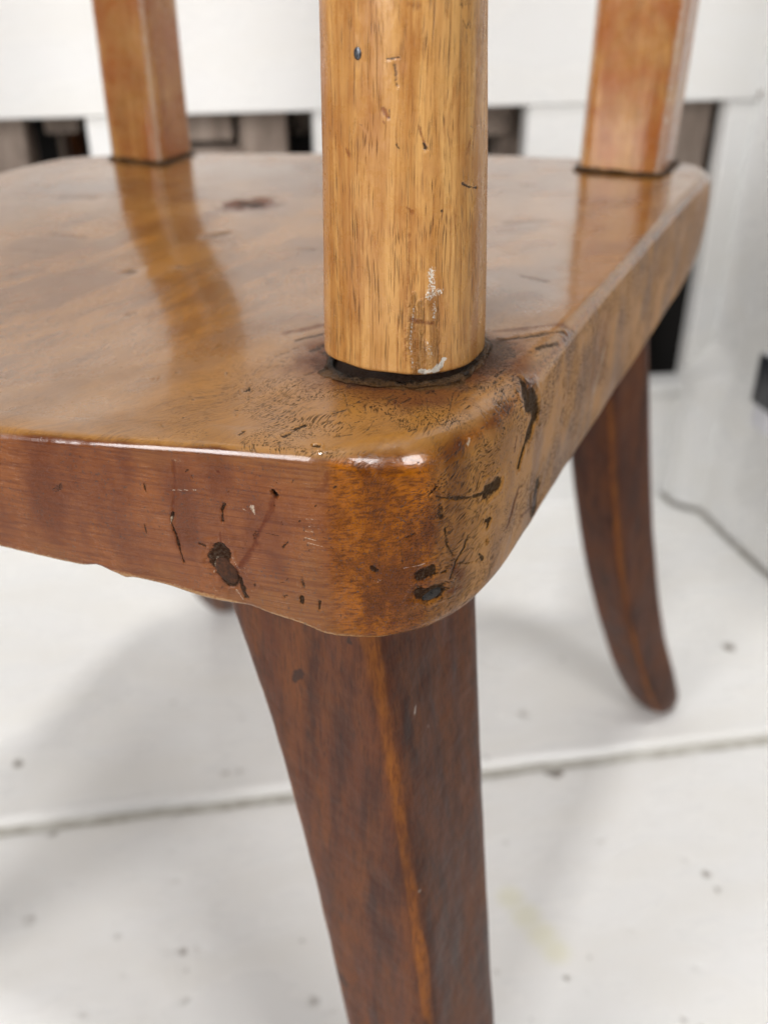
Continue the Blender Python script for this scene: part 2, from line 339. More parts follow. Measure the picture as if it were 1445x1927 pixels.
# ------------------------------------------------------------------ back wall: white boards with openings, dark timber behind
M_wall = mat_paint('white_wall_paint', (.82, .82, .81))
def wall_piece(name, s0, s1, d0, d1, z0, z1, parent, mat=None, bev=1.6):
    P, F = box_mesh(room((s0 + s1) / 2, (d0 + d1) / 2, (z0 + z1) / 2), E1, E2, E3, (s1 - s0) / 2, (d1 - d0) / 2, (z1 - z0) / 2, bev)
    return mesh_obj(name, P, F, mat or M_wall, parent, smooth_shade=False)
SC = 261                                        # s of the inner corner
wall = wall_piece('wall_back', -1500, SC + 120, 0, 20, 333, 1500, None); wall['kind'] = 'structure'
wall_piece('bottom_board', -1500, SC + 120, -1, 19, -12, 104, wall)
wall_piece('ledge', -1500, SC + 2, -5, 22, 104.3, 109, wall)
for s0, s1 in ((-700, -640), (-470, -420), (-203, -166), (-49, 4), (105, 172), (SC - 3, SC + 60)):
    wall_piece('upright', s0, s1, 3, 20, 109.3, 332.7, wall)
# timber behind the openings
M_old = mat_plain('weathered_timber', (.15, .11, .085), (.33, .265, .22), .05, (.6, .9), .0012, (1, 1, .25))
M_oldx = mat_plain('weathered_timber_cross', (.12, .09, .07), (.27, .21, .17), .06, (.6, .9), .0012, (.3, 1, 1))
M_red = mat_plain('red_brown_timber', (.09, .025, .006), (.22, .075, .02), .06, (.6, .9), .001, (1, 1, .3))
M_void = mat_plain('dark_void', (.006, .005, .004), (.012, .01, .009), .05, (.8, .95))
tb = empty('timber_stack', room(0, 60, 0)); tb['label'] = 'weathered grey-brown timbers seen through the openings in the white wall'; tb['category'] = 'timber'
def s_at(px, py, d):                            # s of the pixel on the plane d behind the wall face
    u = (px - 722.5) / FPX; v = (963.5 - py) / FPX; D = np.array([u, CT + v * ST, -ST + v * CT]); o = np.array([0, 0, CAMH + SEAT_H])
    t = ((room(0, d, 0) - o) @ E2) / (D @ E2); X = o + D * t; return (X - room(0, d, 0)) @ E1, X[2]
def timber(px0, py0, px1, py1, d, depth, mat, name='timber', z0=None, z1=None):
    s0, za = s_at(px0, py0, d); s1, zb = s_at(px1, py1, d)
    zt = max(za, zb) if z1 is None else z1; zl = min(za, zb) if z0 is None else z0
    P, F = box_mesh(room((s0 + s1) / 2, d + depth / 2, (zt + zl) / 2), E1, E2, E3, (s1 - s0) / 2, depth / 2, (zt - zl) / 2, 1.5)
    return mesh_obj(name, P, F, mat, tb, smooth_shade=False)
timber(-120, 210, 62, 330, 24, 40, M_old, 'plank', 0, 480)
timber(72, 175, 152, 250, 32, 40, M_oldx, 'block', None, 480)
timber(112, 252, 124, 330, 60, 30, M_old, 'batten', 0)
timber(126, 252, 160, 330, 95, 30, M_red, 'plank', 0)
timber(300, 180, 440, 264, 28, 40, M_old, 'block', None, 480)
timber(330, 281, 470, 420, 24, 60, M_old, 'block', 0)
timber(446, 190, 545, 330, 25, 45, M_old, 'plank', 0, 480)
timber(548, 170, 620, 250, 100, 30, M_oldx, 'block', None, 480)
timber(860, 170, 965, 254, 34, 40, M_oldx, 'block', None, 480)
timber(948, 190, 1005, 330, 45, 40, M_old, 'plank', 0, 480)
timber(1230, 180, 1322, 330, 24, 40, M_old, 'plank', 215, 480)
timber(1324, 180, 1420, 330, 40, 40, M_oldx, 'plank', 215, 480)
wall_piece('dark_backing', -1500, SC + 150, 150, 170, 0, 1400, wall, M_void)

# ------------------------------------------------------------------ side wall: lumpy white plaster with a worn plinth
foot = [at(px, py, zf) for px, py in ((1236, 922), (1252, 937), (1266, 950), (1290, 958), (1316, 963), (1338, 984), (1390, 1035), (1445, 1085), (1560, 1195), (1800, 1430))]
foot = np.array(foot)[:, :2]
seg = np.concatenate([[0], np.cumsum(np.linalg.norm(np.diff(foot, axis=0), axis=1))]); ns, nz_ = 140, 150
tt = np.linspace(0, seg[-1], ns); fx = np.interp(tt, seg, foot[:, 0]); fy = np.interp(tt, seg, foot[:, 1])
k = np.ones(5) / 5; fx[2:-2] = np.convolve(fx, k, 'valid'); fy[2:-2] = np.convolve(fy, k, 'valid')
base = np.array([room(SC, 1, 0)[0], room(SC, 1, 0)[1]]); dirv = np.array([foot[-1][0] - foot[4][0], foot[-1][1] - foot[4][1]]); dirv /= np.linalg.norm(dirv)
zz = np.concatenate([np.linspace(4, 200, 90), np.linspace(205, 1500, nz_ - 90)]); P = []
for z in zz:
    pl = 1 - smooth(112, 146, z)                                     # plinth weight
    ux = base[0] + dirv[0] * tt * 1.0 + 3; uy = base[1] + dirv[1] * tt
    # upper face: starts at the corner, bellies out a little and turns towards the viewer
    belly = 16 * smooth(10, 120, tt); nx, ny = -dirv[1], dirv[0]
    ux = ux + nx * (16 - belly) * .9; uy = uy + ny * (16 - belly) * .9
    X = fx * pl + ux * (1 - pl); Y = fy * pl + uy * (1 - pl)
    q = np.stack([X, Y, np.full(ns, z)], 1); dn = 2.2 * fbm(q, .022, 3, 3)
    P.append(np.stack([X + dn * .9, Y + dn * .4, np.full(ns, z)], 1))
side = mesh_obj('wall_side', np.concatenate(P), grid_faces(nz_, ns, closed=False).copy(), M_wall); side['kind'] = 'structure'
SW = np.concatenate(P); a_, b_ = proj(SW - [0, 0, SEAT_H]); c_ = SW[np.argmin((a_ - 1388) ** 2 + (b_ - 181) ** 2)]; rws = []
for fr, hh in ((1., -2.), (1., .8), (.75, 1.8), (.3, 2.2)): rws.append([c_ + np.array([-.92 * hh, -.39 * hh, 0]) + 3.4 * fr * (np.array([.39, -.92, 0]) * math.cos(a) + E3 * math.sin(a)) for a in np.linspace(0, 2 * math.pi, 14, endpoint=False)])
mesh_obj('nail', np.array(rws).reshape(-1, 3), [tuple(f) for f in grid_faces(4, 14)] + [tuple(range(42, 56))], mat_plain('rusty_nail', (.05, .03, .02), (.14, .08, .05), .4), side)
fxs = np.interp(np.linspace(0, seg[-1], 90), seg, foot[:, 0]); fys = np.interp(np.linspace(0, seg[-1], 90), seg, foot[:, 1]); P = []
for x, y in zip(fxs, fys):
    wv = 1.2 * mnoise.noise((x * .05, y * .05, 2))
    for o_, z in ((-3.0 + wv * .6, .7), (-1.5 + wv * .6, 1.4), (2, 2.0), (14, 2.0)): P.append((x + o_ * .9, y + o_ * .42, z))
mesh_obj('gap_strip', np.array(P), grid_faces(90, 4, closed=False).copy(), mat_plain('gap_shade', (.26, .245, .215), (.42, .40, .36), .12), side)  # strip added along the wall foot; its colour paints the shade of the gap
# knot or nail hole in the back wall near the corner
kP = room(SC + 14, -.4, 337)
# ------------------------------------------------------------------ wall socket at the right picture edge
M_white_pl = mat_plain('white_plastic', (.80, .80, .86), (.84, .84, .9), .05, (.25, .35), .00005)
M_dark_pl = mat_plain('dark_plastic', (.02, .022, .028), (.035, .037, .045), .05, (.3, .45), .00005)
sk = SW[np.argmin((a_ - 1452) ** 2 + (b_ - 728) ** 2)] - [0, 0, SEAT_H]      # fixed to the plaster
so = empty('wall_socket', L(sk)); so['label'] = 'small white box with a dark front at the right picture edge'; so['category'] = 'socket'
ex = np.array([dirv[0], dirv[1], 0]); ey = np.array([-dirv[1], dirv[0], 0])
cb = L(sk) + ex * 22 
P, F = box_mesh(cb, ex, ey, E3, 26, 12, 30, 4); bx_ = mesh_obj('housing', P, F, M_white_pl, so)
P, F = box_mesh(cb + E3 * 9 - ey * 12.5, ex, ey, E3, 25, 2, 19, 1.5); mesh_obj('front_plate', P, F, M_dark_pl, so)
so_keep = so

# ------------------------------------------------------------------ THE CHAIR
chair = empty('chair', (-30, 350, 0))
chair['label'] = 'worn low wooden chair with thick slab seat, square posts and curved tapering legs'; chair['category'] = 'chair'
M_seat = mat_seat(); M_post = mat_post('post_wood'); M_post_b = mat_post('post_wood_reddish', .95, .4, .75); M_leg = mat_leg(); M_grime = mat_grime()

# ---- marks: polylines in photo pixels laid on the surface
def apply_marks(P, N, marks, names):
    out = {k: np.zeros(len(P)) for k in names}; depth = np.zeros(len(P)); lip = np.zeros(len(P))
    view = np.array([0, 0, CAMH]) - P; dist = np.linalg.norm(view, axis=1); facing = np.einsum('ij,ij->i', view, N) > 0
    idx = np.where(facing)[0]; px, py = proj(P[idx]); d_i = dist[idx]
    for kind, pts, wpx, k, dp in marks:
        P3 = []
        for (x, y) in pts:
            r = (px - x) ** 2 + (py - y) ** 2; near = np.where(r < 64)[0]
            j = near[np.argmin(d_i[near])] if len(near) else np.argmin(r)
            j = near[np.argmin(r[near] + .0 * d_i[near])] if len(near) else j
            P3.append(P[idx[j]])
        P3 = np.array(P3); sc = np.linalg.norm(P3[0] - [0, 0, CAMH]) / FPX; r = max(wpx * .5 * sc, .13)
        lo = P3.min(0) - 3 * r; hi = P3.max(0) + 3 * r; sel = np.where(np.all((P > lo) & (P < hi), axis=1))[0]
        if not len(sel): continue
        Q = P[sel]; D = np.full(len(sel), 1e9)
        if len(P3) == 1: D = np.linalg.norm(Q - P3[0], axis=1)
        for a, b in zip(P3[:-1], P3[1:]):
            ab = b - a; t = np.clip(((Q - a) @ ab) / (ab @ ab + 1e-9), 0, 1); D = np.minimum(D, np.linalg.norm(Q - a - t[:, None] * ab, axis=1))
        D = D / np.clip(.9 + .5 * vnoise(Q, .35, 7), .45, 1.4); rn = min(r, .9); D = D + (.45 * rn * vnoise(Q, .9, 5) + .35 * rn * vnoise(Q, 2.3, 6))
        m = (1 - smooth(.1 * r, 1.7 * r, D)) if kind == 'red' else (1 - smooth(.45 * r, 1.4 * r, D))
        if kind == 'dark' and len(P3) > 1 and wpx < 9: k = k * .86
        if kind in out: out[kind][sel] = np.maximum(out[kind][sel], m * k)
        depth[sel] = np.maximum(depth[sel], m * dp)
        if dp >= .2 and kind == 'dark':
            ring = smooth(1.1 * r, 1.6 * r, D) * (1 - smooth(1.8 * r, 2.5 * r, D)); lip[sel] = np.maximum(lip[sel], ring * min(dp, .4) * .35)
            out['pale'][sel] = np.maximum(out['pale'][sel], ring * .34)
    return out, depth - lip

# ---- seat
def ztop(x, y):
    return -11.0 * np.exp(-(((x + 105) / 90) ** 2 + ((y - 268) / 95) ** 2)) + .5 * np.sin(x * .03 + 1) * np.sin(y * .027)
# plan outline (mm) with underside height, top and bottom rounding
KEY = [  # x, y, zb, rt, rb
    (-238, 268, -40, 5, 6), (-170, 240, -41, 4, 4), (-93, 213, -44, 3.0, 2), (-60, 203, -45.6, 2.6, 2), (-35, 196.2, -48.4, 2.6, 2), (-20, 192.1, -51, 2.8, 2), (-14.4, 190.9, -53, 3.2, 2), (-9.0, 191.1, -54.3, 4.8, 2.4), (-1, 192.2, -55.8, 7.5, 3.5),
    (10.5, 195.2, -57, 8.5, 6), (21.5, 204.5, -59, 9.5, 9), (31, 217, -58.5, 10, 10), (40, 235, -56, 8, 8), (56, 269, -52.5, 5.0, 5), (86, 331, -49.5, 4.0, 4), (120, 401, -46.5, 4, 4), (146, 455, -44, 6, 6),
    (152, 476, -44, 12, 8), (136, 496, -42, 18, 8), (70, 507, -42, 18, 8), (-33, 516, -42, 20, 8), (-118, 516, -42, 20, 8), (-160, 500, -42, 20, 8), (-182, 462, -40, 14, 8), (-205, 400, -40, 8, 8), (-240, 310, -40, 8, 8), (-248, 285, -39, 7, 8)]
K = np.array(KEY, float); n = len(K)
def catmull(K, steps):
    out = []
    for i in range(n):
        p0, p1, p2, p3 = K[i - 1], K[i], K[(i + 1) % n], K[(i + 2) % n]
        d01, d12, d23 = [max(1e-6, np.linalg.norm(b[:2] - a[:2])) ** .5 for a, b in ((p0, p1), (p1, p2), (p2, p3))]
        m1 = (p2 - p1) + d12 * ((p1 - p0) / d01 - (p2 - p0) / (d01 + d12)); m2 = (p2 - p1) + d12 * ((p3 - p2) / d23 - (p3 - p1) / (d12 + d23))
        t = np.linspace(0, 1, steps, endpoint=False)[:, None]
        out.append((2 * (p1 - p2) + m1 + m2) * t ** 3 + (-3 * (p1 - p2) - 2 * m1 - m2) * t ** 2 + m1 * t + p1)
    return np.concatenate(out)
dense = catmull(K, 120); sl = np.concatenate([[0], np.cumsum(np.linalg.norm(np.diff(np.vstack([dense, dense[:1]])[:, :2], axis=0), axis=1))])
closed = np.vstack([dense, dense[:1]])
near = 1 / (.27 + 1.9 * smooth(70, 330, np.linalg.norm(dense[:, :2] - [5, 200], axis=1)))           # samples per mm
cum = np.concatenate([[0], np.cumsum(near * np.diff(sl))]); NS = int(cum[-1])
su = np.interp(np.linspace(0, cum[-1], NS, endpoint=False), cum, sl)
O = np.stack([np.interp(su, sl, closed[:, c]) for c in range(5)], 1)
T = np.roll(O[:, :2], -3, 0) - np.roll(O[:, :2], 3, 0); T /= np.linalg.norm(T, axis=1, keepdims=True)
IN = np.stack([-T[:, 1], T[:, 0]], 1)                                                               # inward (outline runs anticlockwise)
for _ in range(36): IN = (np.roll(IN, 1, 0) + IN + np.roll(IN, -1, 0)) / 3
IN /= np.linalg.norm(IN, axis=1, keepdims=True)
cen = np.array([-55., 370.]); xy, zb, rt, rb = O[:, :2], O[:, 2], O[:, 3], O[:, 4]
zt_edge = ztop(xy[:, 0], xy[:, 1])
# the underside edge is ragged: small bites and saw marks
sN = np.stack([su, np.zeros(NS), np.zeros(NS)], 1)
zb = zb + .5 * fbm(sN, .05, 2, 11) + .16 * fbm(sN, .3, 3, 12)
for cx_, cw_, cd_ in ((-73, 3.0, 1.2), (-66, 1.6, -.6), (-45, 6, -.9), (-33, 4, .8), (10, 7, .5)): zb = zb + cd_ * np.exp(-((xy[:, 0] - cx_) / cw_) ** 2) * (xy[:, 1] < 260)
rows = []
for t in (0.0, .5, .85): rows.append((cen + (xy + IN * rb[:, None] - cen) * t, zb - 0 * zb))
for a in np.linspace(0, 90, 8): 
    ar = math.radians(a); rows.append((xy + IN * (rb * (1 - math.sin(ar)))[:, None], zb + rb * (1 - math.cos(ar))))
nw = 150
for t in np.linspace(0, 1, nw)[1:-1]:
    bul = .9 * math.sin(math.pi * t)
    rows.append((xy - IN * bul, (zb + rb) + (zt_edge - rt - zb - rb) * t))
for a in np.linspace(0, 90, 30):
    ar = math.radians(a); rows.append((xy + IN * (rt * (1 - math.cos(ar)))[:, None], zt_edge - rt * (1 - math.sin(ar))))
rim = len(rows); inner = xy + IN * rt[:, None]
ts = np.cumsum(np.linspace(.0014, .018, 115)); ts = ts / ts[-1]
for t in ts:
    q = inner + (cen - inner) * t * .9995; zz_ = ztop(q[:, 0], q[:, 1]); wgt = min(1, t / .06)
    rows.append((q, zz_ * wgt + zt_edge * (1 - wgt)))
P = np.concatenate([np.column_stack([q, z]) for q, z in rows]); F = grid_faces(len(rows), NS)
N = vnormals(P, F)
if np.mean(N[rim * NS:, 2]) < 0: F = F[:, ::-1].copy(); N = -N
P = P + N * ((.40 * fbm(P, .028, 2, 1)) * (1 - .6 * smooth(.5, .9, N[:, 2])) + (.13 * fbm(P, .16, 3, 2)) * (1 - .8 * smooth(.5, .9, N[:, 2])))[:, None]
# shallow worn hollow in front of the near post and chisel flats on the corner
POST = np.array([6.0, 247.0])
marks_seat = [
    ('dark', [(326, 965), (322, 982), (331, 1008), (340, 1042), (348, 1060)], 5, .95, .35), ('red', [(326, 868), (330, 905), (327, 940), (325, 970)], 6, .55, .12),
    ('pale', [(330, 866), (345, 868)], 9, .45, 0), ('pale', [(326, 922), (368, 923)], 2.5, .75, 0), ('pale', [(322, 975), (320, 985)], 4, .7, 0),
    ('red', [(514, 938), (507, 962), (490, 995), (478, 1025), (462, 1052), (440, 1075)], 17, .7, 0), ('dark', [(484, 1003), (480, 1012)], 16, .5, 0.05),
    ('dark', [(423, 949), (418, 960), (419, 982)], 6, .9, .3), ('red', [(413, 1003), (416, 1024)], 6, .8, .1), ('pale', [(474, 952), (480, 968)], 8, .75, 0), ('pale', [(457, 958), (468, 966)], 4, .6, 0),
    ('dark', [(513, 925), (516, 934)], 10, 1., 1.6), ('dark', [(414, 1052), (428, 1076), (437, 1092)], 50, 1.0, .4), ('dark', [(416, 1032), (423, 1044)], 30, 1.0, .4),
    ('dark', [(452, 1090), (464, 1124)], 13, .95, .3), ('pale', [(445, 1108), (458, 1128)], 6, .6, 0), ('pale', [(408, 1050), (402, 1078)], 3.5, .6, 0), ('pale', [(436, 1050), (452, 1072)], 3.5, .7, 0),
    ('dark', [(376, 1021), (386, 1026)], 6, .8, .1), ('dark', [(532, 1030), (543, 1021)], 5, .85, .1), ('dark', [(500, 1003), (524, 1009)], 2.5, .75, .05), ('dark', [(568, 1086), (572, 1105)], 8, .7, .1), ('dark', [(569, 1124), (568, 1134)], 9, 1., .2),
    ('dark', [(602, 1132), (601, 1147)], 7, 1., .2), ('dark', [(536, 1122), (541, 1121)], 7, .75, .1), ('dark', [(562, 982), (566, 980)], 5, .7, 0), ('dark', [(580, 1035), (584, 1036)], 5, .6, 0), ('dark', [(539, 1092), (543, 1090)], 4, .7, 0),
    ('dark', [(271, 912), (275, 924)], 6, .9, .1), ('dark', [(271, 988), (276, 1006)], 4, .8, .1), ('dark', [(102, 922), (114, 915)], 14, .55, 0), ('dark', [(168, 888), (170, 892)], 10, .4, 0), ('dark', [(210, 962), (225, 960)], 7, .4, 0),
    ('pale', [(1035, 1 + 900)], 3, .3, 0), ('pale', [(330, 1100), (350, 1104)], 8, .5, 0), ('pale', [(215, 830), (214, 860)], 5, .45, 0), ('pale', [(580, 990), (592, 991)], 2.2, .7, 0), ('pale', [(575, 1000), (590, 1002)], 2.2, .7, 0), ('pale', [(573, 1012), (596, 1017)], 2.2, .8, 0),
    ('pale', [(580, 1022), (606, 1028)], 2.2, .8, 0), ('pale', [(588, 1031), (608, 1038)], 2.2, .7, 0), ('pale', [(576, 976), (590, 978)], 2, .7, 0), ('pale', [(760, 1070), (800, 1060)], 3, .7, 0), ('pale', [(700, 1095), (720, 1092)], 7, .45, 0),
    # corner
    ('dark', [(794, 1120), (824, 1114)], 40, 1.0, .5), ('dark', [(795, 1080), (812, 1074)], 28, 1.05, .45), ('dark', [(812, 1082), (838, 1074)], 5, .8, .1), ('dark', [(837, 995), (842, 1025), (852, 1046)], 5, .85, .12),
    ('dark', [(880, 1008), (874, 1030), (860, 1052), (846, 1088)], 6, .9, .15), ('dark', [(855, 1060), (880, 1059), (904, 1050)], 4, .8, .1), ('dark', [(903, 1043), (908, 1052)], 10, .8, .1),
    ('dark', [(822, 916), (806, 932)], 8, .95, .2), ('dark', [(822, 934), (850, 938), (890, 936)], 10, .7, .1), ('dark', [(828, 950), (829, 970)], 14, .65, .1), ('dark', [(915, 925), (938, 910)], 30, 1.0, .4), ('dark', [(890, 935), (912, 928)], 12, .8, .1),
    ('dark', [(914, 980), (922, 976), (917, 992)], 15, 1.05, .35), ('dark', [(870, 952), (900, 965)], 3, .7, .05), ('dark', [(915, 1016), (917, 1021)], 8, 1., 1.0), ('red', [(868, 1085), (855, 1068)], 24, .7, 0), ('red', [(868, 1105), (845, 1112)], 10, .7, 0),
    ('dark', [(985, 722), (990, 745)], 34, 1.1, .5), ('dark', [(995, 748), (1008, 778)], 52, 1.15, .7), ('dark', [(1006, 785), (994, 815)], 40, 1.1, .6), ('dark', [(990, 818), (984, 848), (976, 874)], 18, 1.1, .4), ('red', [(972, 822), (968, 850)], 12, .8, 0),
    ('red', [(975, 918), (966, 950), (955, 990)], 15, 1., .1), ('red', [(1000, 955), (980, 972)], 8, .8, 0), ('dark', [(1012, 912), (998, 930), (998, 970), (1010, 968), (1020, 930)], 6, .9, .2), ('dark', [(1010, 912), (1006, 964)], 34, 1., .3),
    ('dark', [(986, 1000), (992, 1030), (984, 1052)], 5, .7, .1), ('dark', [(1018, 1018), (1022, 1026)], 8, .7, .1), ('dark', [(880, 1140), (902, 1133)], 7, .7, .1), ('pale', [(1051, 785), (1048, 796)], 7, .8, 0), ('pale', [(1043, 812), (1041, 830)], 4, .6, 0),
    ('pale', [(884, 825), (880, 838)], 8, .7, 0), ('pale', [(1137, 655), (1130, 690), (1118, 735), (1112, 765)], 10, .75, 0), ('pale', [(1112, 690), (1106, 720)], 5, .5, 0), ('dark', [(1086, 850), (1080, 862)], 9, .6, 0), ('dark', [(1068, 872), (1070, 890)], 10, .6, 0), ('dark', [(1036, 900), (1040, 906)], 6, .6, 0),
    ('dark', [(700, 1068), (708, 1075)], 10, .8, .1), ('dark', [(765, 1012), (780, 1005)], 6, .7, .1), ('dark', [(690, 955), (720, 965)], 10, .35, 0), ('dark', [(622, 1030), (626, 1034)], 6, .8, .1), ('dark', [(755, 1030), (757, 1060)], 4, .7, .05), ('dark', [(690, 905), (720, 915)], 12, .3, 0),
    ('red', [(735, 1172), (740, 1174)], 8, 1., 0), ('red', [(408, 887), (411, 888)], 5, 1., 0), ('pale', [(900, 1148), (955, 1118)], 4, .5, 0), ('pale', [(745, 1180), (800, 1176)], 4, .45, 0), ('red', [(615, 890), (614, 912)], 16, .6, 0),
    # top
    ('dark', [(462, 735), (470, 729)], 14, .9, .2), ('dark', [(535, 820), (545, 815)], 14, 1., .25), ('dark', [(556, 808), (570, 802)], 12, .95, .2), ('dark', [(594, 838), (597, 839)], 12, 1., .6), ('dark', [(452, 818), (460, 812)], 10, .8, .1), ('dark', [(630, 822), (660, 818)], 6, .8, .1),
    ('dark', [(560, 640), (600, 628)], 14, .8, .2), ('dark', [(520, 668), (560, 655)], 10, .6, .1), ('dark', [(590, 660), (615, 650)], 18, .8, .2), ('dark', [(575, 705), (610, 690)], 10, .6, .1), ('red', [(540, 628), (610, 612)], 30, .8, 0),
    ('red', [(455, 384), (485, 382)], 74, 1.5, .6), ('dark', [(470, 383)], 50, .85, .4), ('dark', [(380, 448), (430, 438)], 22, .6, .2), ('dark', [(100, 442), (160, 446)], 16, .5, .1), ('dark', [(250, 510)], 30, .6, .2), ('dark', [(338, 500)], 30, .6, .2), ('red', [(120, 370), (180, 372)], 30, .6, .1), ('red', [(960, 420), (1020, 415)], 30, .6, .1), ('dark', [(560, 470), (590, 468)], 20, .5, .1), ('dark', [(980, 520), (1030, 530)], 14, .5, .1),
    ('dark', [(240, 592), (255, 590)], 9, .7, .1), ('dark', [(0, 520), (50, 512)], 7, .6, .1), ('dark', [(20, 468), (110, 476)], 6, .5, .1), ('dark', [(290, 712), (300, 711)], 7, .7, .1), ('dark', [(940, 640), (1000, 632), (1060, 625)], 14, .7, .2), ('dark', [(1010, 655), (1050, 648)], 12, .7, .1), ('red', [(930, 625), (1060, 612)], 26, .7, 0),
]
# hair cracks in the old finish round the post: short wandering strokes
rs = random.Random(5)
for i in range(46):
    x, y = rs.uniform(610, 950), rs.uniform(730, 815); y -= max(0, x - 850) * .35; pts = [(x, y)]; a = math.radians(rs.gauss(-28, 18))
    for q in range(rs.randint(2, 6)):
        a += rs.gauss(0, .5); l = rs.uniform(5, 12); x += l * math.cos(a); y += l * math.sin(a); pts.append((x, y))
    marks_seat.append(('dark', pts, rs.uniform(.9, 1.9), rs.uniform(.7, 1.), .08))
for i in range(40):
    x, y = rs.uniform(900, 1000), rs.uniform(700, 850); pts = [(x, y)]; a = math.radians(rs.gauss(100, 35))
    for q in range(rs.randint(1, 4)):
        a += rs.gauss(0, .5); l = rs.uniform(5, 10); x += l * math.cos(a); y += l * math.sin(a); pts.append((x, y))
    marks_seat.append(('dark', pts, rs.uniform(1.2, 2.4), rs.uniform(.6, .95), .06))
for i in range(70):                                     # scattered specks and nicks
    x, y = rs.choice([(rs.uniform(600, 1040), rs.uniform(870, 1150)), (rs.uniform(350, 640), rs.uniform(880, 1130)), (rs.uniform(300, 640), rs.uniform(700, 830))]); a = rs.uniform(0, 6.3); l = rs.uniform(0, 7)
    marks_seat.append(('dark', [(x, y), (x + l * math.cos(a), y + l * math.sin(a))], rs.uniform(1.5, 4.5), rs.uniform(.5, .95), .06))
at_, dep = apply_marks(P, N, marks_seat, ('dark', 'pale', 'red'))
P = P - N * dep[:, None]
rel = np.linalg.norm(P[:, :2] - POST, axis=1)
# wood figure, worked out per vertex: warped grain coordinates, blotches, which face a point belongs to
B1 = fbm(P, .035, 5, 51) * .62 + .5; B2 = .85 * fbm(P * [1, 1, .45], .11, 4, 52) + .15 * fbm(P, .7, 2, 53); B2 = B2 * .62 + .5
GA = math.radians(48); ga = np.array([math.cos(GA), math.sin(GA), .35]); ga /= np.linalg.norm(ga); gb = np.cross([0, 0, 1.], ga); gb /= np.linalg.norm(gb); gc = np.cross(ga, gb)
W = np.column_stack([fbm(P, .03, 2, 61), fbm(P, .03, 2, 62), fbm(P, .03, 2, 63)]) * 12 + np.column_stack([fbm(P, .11, 2, 64), fbm(P, .11, 2, 65), fbm(P, .11, 2, 66)]) * 3.2
Q = P + W; at_['grain'] = np.column_stack([Q @ ga, Q @ gb, Q @ gc])
jit = (B2 - .5) * .35
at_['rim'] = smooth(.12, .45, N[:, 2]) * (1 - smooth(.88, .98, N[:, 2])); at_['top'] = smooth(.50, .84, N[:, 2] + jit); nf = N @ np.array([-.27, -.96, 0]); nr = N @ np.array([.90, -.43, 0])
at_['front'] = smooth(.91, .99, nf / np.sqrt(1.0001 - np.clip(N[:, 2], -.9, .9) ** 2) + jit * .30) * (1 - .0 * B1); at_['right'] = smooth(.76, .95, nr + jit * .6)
at_['dull'] = at_['top'] * (1 - smooth(225, 300, P[:, 1] - .25 * P[:, 0] + 22 * fbm(P, .03, 3, 91))); at_['blot'], at_['blot2'] = B1, B2; G2 = P + W * .25; G2 = np.column_stack([G2 @ ga, G2 @ gb, G2 @ gc]); at_['figure'] = fbm(G2 * [.05, 1, 1], .11, 4, 71) * .75 + .5
at_['cluster'] = smooth(.25, .50, fbm(P, .09, 3, 72) * .75 + .5) * (1 - .85 * at_['front'] * (1 - at_['top'])) * np.maximum(.5 + .5 * smooth(2, 16, P[:, 0] + 4 * fbm(P, .08, 2, 75)), at_['top']); at_['speck'] = smooth(.36, .60, fbm(P, .1, 3, 73) * .8 + .5)
far_ = at_['top'] * smooth(28, 70, np.linalg.norm(P[:, :2] - [8, 215], axis=1)); at_['cluster'] = at_['cluster'] * (1 - .75 * far_); at_['speck'] = at_['speck'] * (1 - .6 * far_)
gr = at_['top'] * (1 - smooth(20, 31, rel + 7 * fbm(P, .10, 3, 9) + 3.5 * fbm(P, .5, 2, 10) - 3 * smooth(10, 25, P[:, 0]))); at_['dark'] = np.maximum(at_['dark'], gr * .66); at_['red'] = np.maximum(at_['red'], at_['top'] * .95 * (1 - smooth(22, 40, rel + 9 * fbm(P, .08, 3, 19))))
rowi = np.repeat(np.arange(len(rows)), NS)
wz = (1 - smooth(.8, 3.2, P[:, 2] - np.tile(O[:, 2], len(rows)))) * (rowi > 2)
at_['worn'] = np.clip(wz * .8 + .35 * smooth(.25, .6, N[:, 2]) * (1 - smooth(.8, .97, N[:, 2])) * smooth(15, 45, P[:, 0]), 0, 1)
Pp = L(P)
seat = mesh_obj('seat', Pp, F, M_seat, chair, at_, origin=(-30, 350, 330))
SEATP, SEATN = P, N
def on_seat(px, py):
    view = np.array([0, 0, CAMH]) - SEATP; fc = np.einsum('ij,ij->i', view, SEATN) > 0; idx = np.where(fc)[0]
    a, b = proj(SEATP[idx]); j = idx[np.argmin((a - px) ** 2 + (b - py) ** 2)]; return SEATP[j], SEATN[j]

# ---- pegs and nails set into the seat
def disc(name, px, py, rx, ry, ang, proud, dome, mat, rimw=.25, sides=26, parent=None):
    c, nn = on_seat(px, py); up = np.array([0, 0, 1.]); right = np.cross(up, nn); right /= np.linalg.norm(right); up = np.cross(nn, right)
    ca, sa = math.cos(ang), math.sin(ang); e1 = right * ca + up * sa; e2 = -right * sa + up * ca; rows = []
    for fr, hh in ((1.06, -1.0), (1.0, proud - .15), (.93, proud), (.7, proud + dome * .5), (.4, proud + dome * .9), (.12, proud + dome)):
        rows.append([c + (e1 * math.cos(a) * rx + e2 * math.sin(a) * ry) * fr * (1 + .06 * mnoise.noise((math.cos(a) * 1.5, math.sin(a) * 1.5, px))) + nn * (hh + .08 * mnoise.noise((a, fr * 3, py)))
                     for a in np.linspace(0, 2 * math.pi, sides, endpoint=False)])
    P = np.array(rows).reshape(-1, 3); F = [tuple(f) for f in grid_faces(6, sides)] + [tuple(range(5 * sides, 6 * sides))]
    return mesh_obj(name, L(P), F, mat, parent or seat)
